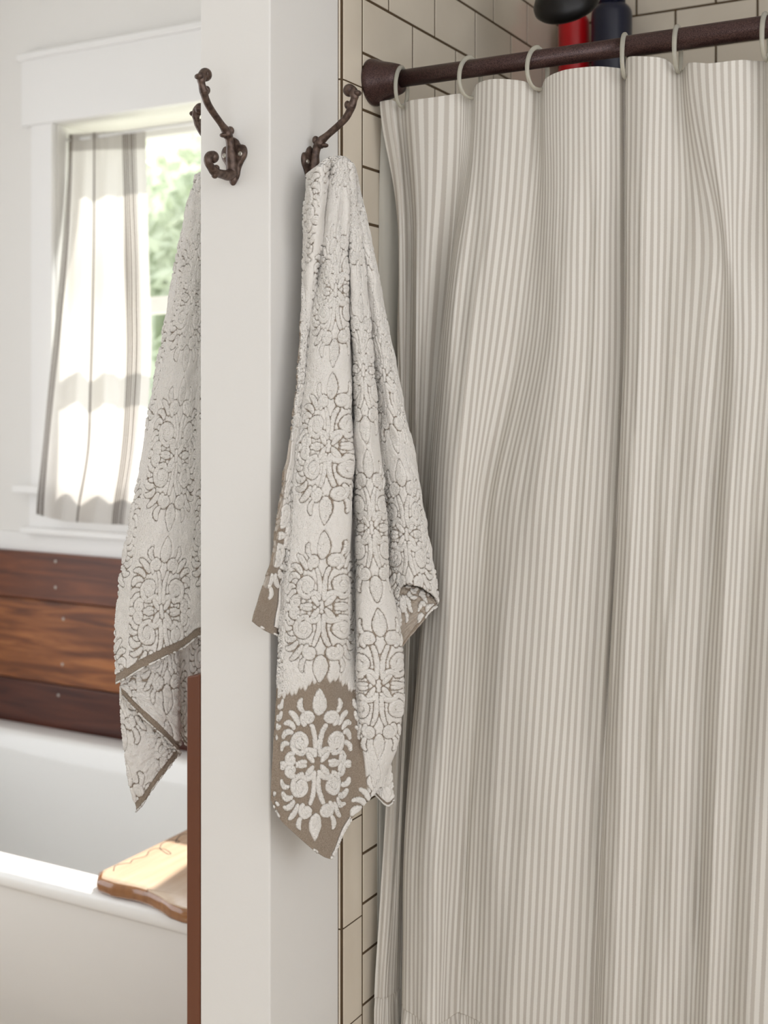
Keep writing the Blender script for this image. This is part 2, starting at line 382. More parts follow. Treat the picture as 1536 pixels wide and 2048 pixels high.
# tray board across the rims
bz = RZ + .0005
def front(x): # wavy live edge
    xs = [-1.664, -1.64, -1.60, -1.551, -1.51, -1.47, -1.435, -1.40, -1.37]
    ys = [1.845, 1.812, 1.806, 1.811, 1.808, 1.796, 1.781, 1.776, 1.784]
    return float(np.interp(x, xs, ys))
out = [(-1.664, 1.845)] + [(x, front(x)) for x in np.linspace(-1.652, -1.375, 40)] + [(-1.362, 1.80), (-1.358, 1.83), (-1.356, 2.2), (-1.36, 2.62), (-1.37, 2.632), (-1.65, 2.632), (-1.664, 2.62), (-1.668, 2.3), (-1.664, 2.0)]
cx = np.mean([p[0] for p in out]); cy = np.mean([p[1] for p in out])
bm = bmesh.new(); rr = []
for ins, z in [(.010, bz), (.003, bz + .003), (0, bz + .009), (0, bz + .019), (.002, bz + .024), (.007, bz + .0275), (.012, bz + .0285)]:
    rr.append([bm.verts.new((x + (cx - x) / abs(cx - x + 1e-9) * ins, y + (cy - y) / abs(cy - y + 1e-9) * ins, z)) for x, y in out])
for A, B in zip(rr, rr[1:]):
    n = len(A)
    for k in range(n): bm.faces.new((A[k], A[(k + 1) % n], B[(k + 1) % n], B[k]))
bm.faces.new(rr[-1]); bm.faces.new(rr[0][::-1])
M_board = mat('live_edge_wood', (132, 84, 46), 0.2, noise=(9, .28, (164, 112, 66), (6, 2, 1)), bump=(30, .12, .002), Coat_Weight=.8, Coat_Roughness=.12)
bo_ = obj('bath_board', bm, M_board)
bo_.data.materials.append(mat('board_top_painted_glare', (206, 176, 146), 0.22, noise=(5, .3, (222, 198, 172), (10, 1, 1)), Coat_Weight=1.0, Coat_Roughness=.1))  # top colour paled to stand in for sun and window reflection
for p_ in bo_.data.polygons:
    if p_.normal.z > .9: p_.material_index = 1
board = tag(bo_, 'wavy edged wooden bath board with a burnt scroll line, laid across the tub rim', 'board')
pts = []
lp = [(580, 650), (600, 600), (690, 580), (735, 575), (760, 545), (860, 520), (890, 500), (905, 470), (960, 445), (1010, 445), (1060, 455), (1105, 490), (1080, 495), (1030, 465), (1005, 440), (1030, 395), (1100, 370), (1150, 368), (1183, 380), (1165, 392), (1150, 378), (1170, 345), (1205, 315), (1258, 312), (1300, 330), (1330, 290)]
for zx, zy in lp:
    px, py = 100 + zx / 4.572, 1600 + zy / 4.572; zz = -(RZ + .029 - CAMZ)
    q = P_t(px, py, zz * FPX / (py - HOR)); pts.append([q[0], q[1], RZ + .029, .0011])
bm = bmesh.new(); tube(bm, smooth_path(pts, 5), 6, .35)
tag(obj('scroll_engraving', bm, mat('burnt_line', (48, 34, 28), .8), board), 'dark burnt scroll line')

# ------------------------------------------------------------------ hooks
def hook_local(px, py):
    """point in the mid plane of the front hook -> (out, up)"""
    X = -.983; a = (px - 768) / FPX; A0 = X * RV[0] + WY0 * RV[1]; T0 = X * FV[0] + WY0 * FV[1]
    o = (A0 - a * T0) / (RV[1] - a * FV[1]); t = T0 - o * FV[1]
    return o, (HOR - py) / FPX * t - .319
def hz(zx, zy): return hook_local(360 + zx / 3.84, 100 + zy / 3.84)
def make_hook():
    """cast iron double hook: local -Y is out of the wall, Z up"""
    root = empty('coat_hook')
    # back plate outline in (x,z)
    o = [(0, .030), (.006, .026), (.010, .020), (.017, .018), (.0205, .011), (.0195, .003), (.014, -.005), (.010, -.013), (.008, -.022), (.004, -.029), (0, -.031)]
    o = [(r[0], r[1]) for r in smooth_path([(x, z) for x, z in o], 3)]
    o = o + [(-x, z) for x, z in o[-2:0:-1]]
    bm = bmesh.new(); L = []
    for y, s in ((0, 1), (-.0028, 1), (-.0048, .9), (-.0058, .68)):
        L.append([bm.verts.new((x * s, y, z * s)) for x, z in o])
    for A, B in zip(L, L[1:]):
        for k in range(len(A)): bm.faces.new((A[k], A[(k + 1) % len(A)], B[(k + 1) % len(A)], B[k]))
    bm.faces.new(L[-1]); bm.faces.new(L[0][::-1])
    plate = obj('back_plate', bm, M_iron, root)
    for s in (-1, 1):
        bm = bmesh.new(); lathe(bm, [(.0034, .004), (.0034, .0066), (.0024, .0074), (.0010, .0066), (.0006, .0066)], Matrix.Translation((s * .0128, 0, .006)) @ Matrix.Rotation(math.radians(90), 4, 'X'), 14)
        obj('screw', bm, M_screw, plate)
    P = lambda pr: [[0, -max(hz(a, b)[0], .004), hz(a, b)[1], r] for a, b, r in pr]
    arm = P([(400, 960, .0085), (398, 880, .0085), (392, 800, .0075), (386, 730, .0058), (376, 672, .0062), (362, 645, .0078), (352, 618, .0066), (322, 575, .0050), (286, 525, .0049), (246, 468, .0050), (212, 410, .0052), (190, 350, .0054), (184, 318, .0066), (176, 296, .0058), (168, 262, .0050), (164, 230, .0062), (172, 200, .0070), (184, 184, .0074)])
    bm = bmesh.new(); tube(bm, smooth_path(arm, 5), 14, .92)
    o_, h_ = hz(194, 190); ball(bm, (0, -o_, h_), .0088)
    o_, h_ = hz(146, 204); ball(bm, (0, -o_, h_), .0050, (1.3, 1, .8))        # leaf lip at the tip
    o_, h_ = hz(205, 310); ball(bm, (0, -o_, h_), .0042, (1.2, 1, 1.4))
    o_, h_ = hz(384, 622); ball(bm, (0, -o_, h_), .0052, (1.2, .9, 1.2))      # collar leaves
    o_, h_ = hz(334, 655); ball(bm, (0, -o_, h_), .0044, (1.2, 1.2, .7))
    obj('upper_arm', bm, M_iron, root)
    low = P([(402, 940, .0085), (370, 962, .0078), (325, 955, .0066), (290, 945, .0064), (262, 930, .0068), (238, 900, .0058), (218, 868, .0056), (214, 838, .0058), (226, 812, .0060), (245, 806, .0060)])
    bm = bmesh.new(); tube(bm, smooth_path(low, 5), 14, .92)
    o_, h_ = hz(252, 822); ball(bm, (0, -o_, h_), .0082)
    o_, h_ = hz(268, 960); ball(bm, (0, -o_, h_), .0048)
    o_, h_ = hz(278, 908); ball(bm, (0, -o_, h_), .0046)
    o_, h_ = hz(408, 985); ball(bm, (0, -o_, h_), .0062, (1, .8, 1.6))
    obj('lower_hook', bm, M_iron, root)
    return root
def dup(root, loc, rz):
    r = root.copy(); COL.objects.link(r); r.location = loc; r.rotation_euler = (0, 0, rz)
    for ch in list(root.children):
        c = ch.copy(); COL.objects.link(c); c.parent = r
        for g_ in list(ch.children):
            d = g_.copy(); COL.objects.link(d); d.parent = c
    return r
h1 = make_hook(); h1.location = (-.983, WY0, zr(.319))
tag(h1, 'empty dark cast iron hook on the narrow front face of the white wall post', 'hook', 'cast iron towel hooks')
h2 = dup(h1, (WX1, 1.4517, zr(.319)), math.radians(90)); tag(h2, 'dark iron hook holding the large towel, next to the tiles', 'hook', 'cast iron towel hooks')
h3 = dup(h1, (WX0, 1.441, zr(.319)), math.radians(-90)); tag(h3, 'mostly hidden iron hook peeking out behind the left edge of the wall post', 'hook', 'cast iron towel hooks')

# ------------------------------------------------------------------ towels
def spiral(cx, cy, r0, r1, a0, turns, w0, w1, n=70):
    k = np.linspace(0, 1, n); a = math.radians(a0) + turns * 2 * math.pi * k; r = r0 + (r1 - r0) * k ** .8
    return np.stack([cx + r * np.cos(a), cy + r * np.sin(a), w0 + (w1 - w0) * k], 1)
def bez(p0, p1, p2, w0, wm, w1, n=40):
    k = np.linspace(0, 1, n)[:, None]; p = (1 - k) ** 2 * np.array(p0) + 2 * k * (1 - k) * np.array(p1) + k * k * np.array(p2)
    k = k[:, 0]; w_ = (1 - k) ** 2 * w0 + 2 * k * (1 - k) * wm + k * k * w1
    return np.column_stack([p, w_])
def motif():
    S = []
    S += [spiral(21, 25, 13.5, 2.5, -100, 1.45, 2.0, 2.9)]                 # big scroll
    S += [spiral(34, 6, 7.0, 1.8, 120, -1.2, 1.6, 2.2)]
    S += [spiral(13, 53, 8.5, 1.8, -60, 1.35, 1.6, 2.4)]
    S += [bez((3, 10), (9, 22), (21, 11.5), 1.5, 2.6, 1.8), bez((3, 12), (1, 30), (8, 44), 1.6, 2.4, 1.4)]
    S += [bez((33, 36), (42, 40), (45, 31), 1.4, 4.2, 1.2), bez((30, 41), (35, 50), (43, 47), 1.2, 4.0, 1.0)]
    S += [bez((24, 46), (29, 57), (36, 60), 1.2, 4.2, 1.0), bez((38, 24), (46, 26), (47, 17), 1.2, 3.4, 1.0)]
    S += [bez((20, 61), (26, 68), (22, 74), 1.2, 3.8, .8), bez((41, 0), (47, 4), (48, 0), 1.2, 2.8, 1.0)]
    S += [bez((0, 60), (7, 68), (0, 86), 3.0, 5.6, .5), bez((5, 3), (8, 8), (12, 12), 1.0, 3.6, 1.2)]
    S += [bez((14, 2), (22, 3), (26, -1), 1.2, 2.4, 1.2), bez((20, 25), (23, 27), (25, 24), 2.2, 2.8, 2.0)]
    S = np.concatenate(S); q = []
    for sx in (1, -1):
        for sy in (1, -1): q.append(S * np.array([sx, sy, 1]))
    return np.concatenate(q)
CW, CH = 48, 91; RES = 2.0   # mm half cell, samples per mm
def build_sdf():
    s = motif(); xs = np.arange(-CW, CW + .01, 1 / RES); ys = np.arange(-CH, CH + .01, 1 / RES)
    s = s[(s[:, 0] >= -12) & (s[:, 1] >= -12)]
    hx = xs[xs >= 0]; hy = ys[ys >= 0]
    D = np.full((len(hy), len(hx)), 99.0)
    for x, y, r in s: D = np.minimum(D, np.hypot(hx[None] - x, hy[:, None] - y) - r)
    D = np.concatenate([D[:, :0:-1], D], 1); return np.concatenate([D[:0:-1], D], 0)
SDF = build_sdf()
def samp(u, v):
    """half-drop repeat of the medallion, u,v in mm"""
    u = u / 1.22; v = v / 1.16
    i = np.round(u / (2 * CW)); du = u - i * 2 * CW; vv = v + (np.abs(i) % 2) * CH
    j = np.round(vv / (2 * CH)); dv = vv - j * 2 * CH
    return SDF[np.clip(((dv + CH) * RES).astype(int), 0, SDF.shape[0] - 1), np.clip(((du + CW) * RES).astype(int), 0, SDF.shape[1] - 1)]
def towel_sheet(lines, base, nv, nu, mode, rot=0.0, uo=0.0, vo=0.0, vsm=6, ripple=.0):
    """lines: dict(bot=(y), top=(y), k=[(y,px,dt)...], u=mm).  Returns displaced grid and pile attribute"""
    K = len(lines); R = 240; G = np.zeros((R, K, 5))
    for k, l in enumerate(lines):
        kk = np.array(l['k'], float); y = np.linspace(l['top'], l['bot'], R)
        px = sm(np.interp(y, kk[:, 0], kk[:, 1]), vsm); dt = sm(np.interp(y, kk[:, 0], kk[:, 2]), vsm)
        t = base(px) + dt; G[:, k, :3] = P_t(px, y, t); G[:, k, 3] = l['u']; G[:, k, 4] = (y - HOR) / FPX * 1.66 * 1000
    U, s = cr_axis(G, nu, 1); V, _ = cr_axis(U, nv, 0)
    # evenly thick cloth: normals
    P = V[..., :3]; u = V[..., 3]; v = V[..., 4]
    # soft gathers that fade towards the bottom
    N = np.cross(np.gradient(P, axis=1), np.gradient(P, axis=0)); N /= np.linalg.norm(N, axis=-1, keepdims=True) + 1e-12
    cam_dir = np.array([0, 0, CAMZ]) - P; N *= np.where((N * cam_dir).sum(-1).mean() < 0, -1, 1)
    P = P + N * (ripple * vnoise(P.shape[:2], (9, 7)) + .0035 * vnoise(P.shape[:2], (30, 12)))[..., None]
    bot = v[-1][None] - v                     # mm to bottom hem
    ur = u * math.cos(rot) - v * math.sin(rot) + uo; vr = u * math.sin(rot) + v * math.cos(rot) + vo
    ur = ur + 7.0 * vnoise(P.shape[:2], (7, 5)) + 1.2 * vnoise(P.shape[:2], (60, 30)); vr = vr + 7.0 * vnoise(P.shape[:2], (7, 5)) + 1.2 * vnoise(P.shape[:2], (60, 30))
    d = samp(ur, vr) + .9 * vnoise(P.shape[:2], (int(nv / 3), int(nu / 3)))
    inside = np.clip(.5 - d / 1.1, 0, 1)
    plush = np.clip((d - 2.3) / 1.2, 0, 1)
    rev, band = mode(u, v, bot, V)
    h = np.maximum(inside, plush * (1 - rev))
    h = h * (1 - band)
    rib = .5 + .5 * np.sin(vr * 2 * math.pi / 1.9 + np.sin(ur * .25) * 1.5)
    jit = rng.random(P.shape[:2]) - .5
    disp = .0028 * h + .00050 * jit * (h > .3) + .00035 * rib * inside + .0008 * vnoise(P.shape[:2], (int(nv / 9), int(nu / 9))) * (h > .3)
    P = P + N * disp[..., None]
    return P, np.clip(h + .10 * jit * h, 0, 1)
def LN(top, bot, u, *k): return dict(top=top, bot=bot, u=u, k=k)
def add_towel(name, sheets, label, extra=None):
    me = grid_mesh(name, [s[0] for s in sheets], {'pile': [s[1] for s in sheets]})
    o = link_mesh(name, me, M_towel)
    s = o.modifiers.new('Solidify', 'SOLIDIFY'); s.thickness = .0028; s.offset = 0
    return tag(o, label, 'towel', 'patterned towels on the wall post')
bR = lambda px: 1.600 + .00045 * (px - 550)
def modeA(u, v, bot, V):
    hem = (bot < 11) * (bot > 1.8) * (u < 100) * 1.0; strip = (bot < 6.5) * (u >= 104) * 1.0
    yv = 1368 + 16 * np.sin(u * .045 + .6) + 4 * np.sin(u * .35) + 3 * np.sin(u * .9)
    y = v / 1660 * FPX + HOR
    rev = np.clip((y - yv) / 8, 0, 1) * np.clip((165 - u) / 3, 0, 1) * (1 - strip)
    left = (u < 6) * (y > 1375) * 1.0
    diag = (np.abs(bot - 34 - (u - 70) * .05) < 7) * (u > 20) * (u < 150) * 1.0 * (y > 1560)
    return rev, np.clip(hem + left + diag * 0, 0, 1)
A = [LN(334, 1600, -2, (334, 664, .052), (437, 649, .052), (539, 632, .048), (642, 615, .035), (700, 609, .03), (800, 600, .025), (900, 588, .02), (960, 582, .018), (1100, 573, .012), (1230, 562, .01), (1370, 554, .005), (1500, 546, .0), (1600, 541, 0)),
     LN(329, 1640, 24, (334, 670, .018), (437, 656, .014), (539, 643, .02), (642, 628, .012), (800, 613, .006), (960, 596, .004), (1100, 586, .0), (1230, 575, .0), (1370, 570, -.002), (1500, 563, -.005), (1640, 562, -.008)),
     LN(322, 1672, 52, (334, 676, .010), (437, 668, .004), (539, 655, .004), (642, 646, -.004), (800, 636, -.008), (960, 622, -.012), (1100, 614, -.014), (1230, 607, -.014), (1370, 603, -.012), (1500, 598, -.012), (1680, 594, -.014)),
     LN(318, 1704, 82, (334, 684, .004), (437, 680, .014), (539, 672, .0), (642, 670, -.012), (800, 664, -.014), (960, 656, -.02), (1100, 650, -.022), (1230, 645, -.022), (1370, 640, -.018), (1500, 636, -.016), (1710, 632, -.018)),
     LN(318, 1716, 104, (334, 691, .006), (437, 691, .004), (520, 690, .006), (607, 692, -.004), (745, 695, -.006), (847, 697, -.010), (983, 695, -.014), (1110, 690, -.014), (1200, 688, -.014), (1300, 680, -.012), (1400, 672, -.012), (1550, 666, -.012), (1716, 664, -.014)),
     LN(320, 1665, 128, (334, 694, .016), (520, 696, .03), (745, 702, .036), (983, 701, .038), (1110, 700, .038), (1256, 702, .030), (1350, 698, .006), (1450, 694, -.004), (1560, 686, -.010), (1665, 684, -.012)),
     LN(322, 1618, 150, (334, 696, .018), (520, 700, .03), (745, 709, .036), (983, 711, .038), (1146, 713, .038), (1256, 716, .030), (1366, 716, .008), (1450, 718, .002), (1540, 716, -.004), (1618, 718, -.008)),
     LN(324, 1588, 172, (334, 698, .008), (437, 700, .018), (520, 704, .004), (745, 714, .0), (983, 720, -.004), (1146, 722, -.006), (1256, 725, -.008), (1366, 726, -.012), (1440, 728, -.012), (1510, 738, -.012), (1588, 746, -.010)),
     LN(330, 1578, 200, (334, 702, .010), (437, 707, .016), (520, 713, .004), (642, 724, -.004), (745, 730, -.016), (847, 736, -.022), (983, 743, -.026), (1100, 746, -.028), (1200, 755, -.022), (1300, 764, -.022), (1400, 767, -.020), (1500, 764, -.018), (1578, 752, -.010)),
     LN(340, 1572, 228, (340, 705, .024), (437, 712, .025), (519, 722, .016), (567, 728, .012), (642, 736, .006), (710, 741, .004), (761, 746, .002), (847, 753, 0), (932, 760, 0), (1000, 765, 0), (1100, 768, -.002), (1175, 776, -.004), (1220, 786, -.004), (1275, 796, -.006), (1350, 802, -.006), (1400, 803, -.006), (1450, 800, -.006), (1500, 790, -.006), (1540, 774, -.006), (1572, 757, -.006)),
     LN(350, 1560, 246, (350, 703, .05), (519, 716, .04), (761, 738, .04), (1000, 752, .045), (1275, 780, .030), (1400, 790, .008), (1500, 778, .004), (1560, 756, .0))]
def modeB(u, v, bot, V):
    y = v / 1660 * FPX + HOR
    hem = (bot < 11) * (bot > 1.5) * 1.0
    rev = (u < 34) * np.clip((y - 1040) / 20, 0, 1)
    edge = (u < 5) * (y > 880) * .75
    return rev, np.clip(hem * (u < 60) + edge, 0, 1)
B = [LN(352, 1243, -2, (352, 619, .045), (400, 611, .035), (500, 608, .035), (600, 605, .025), (700, 599, .015), (800, 590, .01), (860, 581, .006), (920, 571, .0), (1000, 560, -.002), (1100, 545, -.004), (1170, 527, -.008), (1243, 501, -.012)),
     LN(345, 1262, 24, (352, 630, .006), (400, 624, .0), (500, 616, .026), (600, 611, .022), (700, 606, .020), (800, 598, .016), (920, 582, .012), (1000, 572, .010), (1100, 562, .006), (1170, 552, .004), (1262, 530, .0)),
     LN(330, 1278, 50, (335, 645, -.002), (400, 640, -.006), (500, 628, .008), (600, 620, .024), (700, 615, .026), (800, 608, .028), (1000, 590, .026), (1278, 566, .02)),
     LN(330, 1300, 90, (335, 662, .035), (400, 655, .04), (600, 645, .05), (800, 640, .05), (1000, 630, .055), (1300, 620, .045)),
     LN(335, 1300, 140, (335, 680, .065), (400, 680, .06), (600, 690, .055), (800, 700, .06), (1000, 705, .06), (1300, 705, .05)),
     LN(345, 1300, 176, (350, 700, .07), (437, 708, .05), (520, 720, .04), (642, 734, .035), (761, 744, .034), (847, 752, .034), (932, 760, .034), (1000, 766, .036), (1100, 772, .036), (1300, 780, .030)),
     LN(356, 1180, 200, (356, 706, .06), (437, 716, .028), (520, 730, .02), (642, 746, .014), (740, 757, .014), (820, 768, .012), (900, 779, .010), (980, 786, .010), (1050, 790, .010), (1120, 796, .010), (1180, 802, .012)),
     LN(364, 1170, 228, (364, 709, .055), (437, 720, .018), (520, 738, .010), (642, 757, .0), (740, 772, -.004), (820, 784, -.006), (900, 799, -.008), (980, 810, -.010), (1050, 817, -.010), (1120, 822, -.010), (1170, 826, -.010)),
     LN(375, 1180, 258, (375, 711, .055), (420, 722, .022), (520, 743, .012), (642, 766, .006), (740, 784, -.002), (820, 797, -.004), (900, 814, -.006), (980, 828, -.008), (1050, 838, -.008), (1120, 848, -.008), (1180, 852, -.008)),
     LN(385, 1205, 290, (385, 712, .06), (420, 725, .03), (520, 746, .022), (565, 757, .020), (640, 770, .016), (740, 790, .010), (820, 803, .008), (900, 822, .006), (980, 838, .006), (1050, 850, .004), (1120, 862, .004), (1170, 871, .004), (1205, 872, .006)),
     LN(392, 1215, 312, (392, 708, .08), (520, 738, .05), (740, 780, .035), (900, 812, .03), (1050, 838, .028), (1215, 862, .026))]
allrev = lambda u, v, bot, V: (np.full_like(u, .85), ((bot < 6) & (bot > 2)) * 1.0)
Cc = [LN(1180, 1302, 0, (1180, 790, .022), (1302, 797, .02)), LN(1172, 1280, 30, (1172, 812, .020), (1280, 815, .016)), LN(1176, 1252, 60, (1176, 836, .018), (1252, 838, .010)), LN(1190, 1222, 90, (1190, 858, .010), (1222, 862, .004)), LN(1200, 1214, 100, (1200, 868, .008), (1214, 871, .006))]
nom = lambda u, v, bot, V: (np.zeros_like(u), ((bot < 6) & (bot > 1)) * 1.0)
Dd = [LN(1380, 1588, 0, (1380, 735, .03), (1588, 748, .012)), LN(1380, 1600, 20, (1380, 755, .02), (1600, 760, .008)), LN(1380, 1612, 40, (1380, 772, .016), (1540, 770, .008), (1612, 774, .004)), LN(1380, 1600, 60, (1380, 785, .02), (1540, 778, .012), (1600, 785, .010))]
def hood(a, b, lift, n=34):
    a = a[0]; b = b[0]; m = 300
    ra = lambda q: np.stack([np.interp(np.linspace(0, 1, m), np.linspace(0, 1, len(q)), q[:, c]) for c in range(3)], 1)
    A_, B_ = ra(a), ra(b); f = np.linspace(0, 1, n)[:, None, None]
    P = A_[None] * (1 - f) + B_[None] * f; P[..., 2] += lift * np.sin(np.pi * f[..., 0])
    P += .0012 * (rng.random(P.shape) - .5); return P, np.clip(.9 + .2 * vnoise(P.shape[:2], (6, 40)), 0, 1)
T1 = [towel_sheet(A, bR, 1650, 620, modeA, uo=-78, vo=-66, ripple=.004), towel_sheet(B, bR, 1050, 560, modeB, uo=12, vo=30, ripple=.003),
      towel_sheet(Cc, bR, 150, 130, allrev, vsm=1), towel_sheet(Dd, bR, 260, 90, nom, vsm=2)]
T1.append(hood(T1[0][0], T1[1][0], .006))
tw = add_towel('towel', T1, 'large cream scroll patterned towel hanging in folds beside the striped curtain')
bL = lambda px: 1.742 + .00028 * (px - 235)
def modeL(u, v, bot, V):
    return np.zeros_like(u), ((bot < 14) * (bot > 1.5)) * 1.0
E = [LN(352, 1368, 0, (352, 401, .02), (362, 388, .02), (400, 379, .018), (470, 366, .016), (520, 353, .015), (600, 341, .014), (680, 327, .014), (760, 313, .013), (840, 299, .012), (900, 288, .012), (980, 273, .01), (1040, 263, .01), (1100, 251, .01), (1160, 243, .01), (1220, 236, .01), (1300, 232, .01), (1368, 235, .01)),
     LN(348, 1356, 26, (348, 404, .01), (400, 385, .002), (520, 364, .0), (680, 340, .0), (840, 314, -.002), (980, 290, -.004), (1100, 270, -.004), (1220, 256, -.004), (1356, 255, -.006)),
     LN(346, 1334, 55, (346, 406, .005), (400, 392, -.004), (520, 377, -.008), (680, 356, -.010), (840, 336, -.012), (980, 316, -.014), (1100, 300, -.014), (1220, 290, -.014), (1334, 288, -.014)),
     LN(346, 1312, 92, (346, 410, .0), (400, 400, -.004), (520, 390, -.006), (680, 376, -.008), (840, 362, -.010), (980, 348, -.010), (1100, 336, -.010), (1220, 332, -.010), (1312, 332, -.010)),
     LN(350, 1296, 128, (350, 415, .01), (400, 410, .008), (520, 404, .004), (680, 396, .002), (840, 386, .0), (980, 376, -.002), (1100, 370, -.002), (1220, 368, -.002), (1296, 366, -.002)),
     LN(352, 1276, 160, (352, 419, .01), (520, 418, .006), (840, 408, .0), (1100, 396, .0), (1276, 392, .0)),
     LN(356, 1272, 195, (356, 424, .02), (520, 432, .02), (840, 430, .012), (1100, 422, .01), (1272, 415, .01)),
     LN(360, 1285, 235, (360, 428, .035), (520, 445, .035), (840, 452, .03), (1285, 440, .03))]
def band(w0): return lambda u, v, bot, V: (np.zeros_like(u), ((bot < w0) * (bot > 1.0)) * 1.0)
Hh = [LN(1335, 1392, 0, (1335, 238, .012), (1392, 245, .01)), LN(1325, 1428, 38, (1325, 275, .008), (1428, 278, .004)), LN(1300, 1462, 76, (1300, 312, .008), (1462, 314, .0)), LN(1285, 1500, 112, (1285, 345, .010), (1440, 350, .006), (1500, 352, .006)), LN(1285, 1512, 122, (1285, 352, .022), (1512, 358, .016))]
Gg = [LN(1370, 1622, 0, (1370, 240, .022), (1440, 242, .02), (1500, 249, .02), (1570, 260, .02), (1622, 275, .02)), LN(1390, 1606, 24, (1390, 262, .018), (1500, 268, .014), (1606, 288, .012)), LN(1400, 1574, 50, (1400, 288, .018), (1574, 308, .010)), LN(1420, 1542, 78, (1420, 318, .018), (1542, 332, .010)), LN(1440, 1510, 108, (1440, 350, .022), (1510, 357, .016))]
Kk = [LN(1200, 1420, 0, (1200, 335, .05), (1420, 340, .05)), LN(1200, 1480, 40, (1200, 365, .045), (1480, 366, .05)), LN(1200, 1500, 80, (1200, 395, .05), (1500, 392, .04)), LN(1200, 1480, 120, (1200, 425, .05), (1480, 420, .05))]
T2 = [towel_sheet(E, bL, 1200, 480, modeL, uo=-84, vo=-75, ripple=.004), towel_sheet(Hh, bL, 260, 220, band(13), uo=20, vo=0, vsm=1),
      towel_sheet(Gg, bL, 300, 220, band(12), uo=0, vo=50, vsm=1), towel_sheet(Kk, bL, 200, 120, nom, vsm=1)]
add_towel('towel', T2, 'cream scroll patterned towel hanging at the left edge of the wall post, window behind it')

# ------------------------------------------------------------------ shower curtain
RODY, RODZ = 1.6187, zr(.473)
def curtain_grid(lines, Y0, zb, nv, nu, extra=(), wr=.004, R=160):
    K = len(lines) + len(extra); G = np.zeros((R, K, 3)); f = np.linspace(0, 1, R)
    for k, l in enumerate(lines):
        kk = np.array(l['k'], float); yy = np.linspace(l['top'], 2100, 300)
        px = np.interp(yy, kk[:, 0], kk[:, 1]); off = np.interp(yy, kk[:, 0], kk[:, 2]) if kk.shape[1] > 2 else np.zeros(300)
        P = P_Y(px, yy, Y0 - off); z = np.linspace(P[0, 2], CAMZ + zb, R)
        o = np.argsort(P[:, 2])
        for c in range(2): G[:, k, c] = sm(np.interp(z, P[o, 2], P[o, c]), 5)
        G[:, k, 2] = z
    for j, (X, o, zt) in enumerate(extra):
        k = len(lines) + j; G[:, k, 0] = X + .01 * np.sin(3 * f + j); G[:, k, 1] = Y0 - o; G[:, k, 2] = zt + (CAMZ + zb - zt) * f
    u = np.concatenate([[0], np.cumsum(np.mean(np.linalg.norm(np.diff(G[::20, :, :2], axis=1), axis=2), axis=0))])
    UU = np.broadcast_to(u[None, :, None], (R, K, 1)); G = np.concatenate([G, UU], 2)
    A_, s = cr_axis(G, nu, 1); A_, _ = cr_axis(A_, nv, 0)
    P = A_[..., :3].copy()
    fade = np.clip(np.linspace(0, 6, nv), 0, 1)[:, None]
    n1 = vnoise(P.shape[:2], (5, K * 2)); n2 = vnoise(P.shape[:2], (12, K * 3))
    P[..., 1] -= (n1 * wr * 2.2 + n2 * wr * .9) * fade
    P[..., 0] = np.maximum(P[..., 0], TX + .0012)
    return P, A_[..., 3], np.linspace(0, 1, nv)[:, None] * np.ones_like(P[..., 0])
SEAM = -.889
def K_(top, *k): return dict(top=top, k=k)
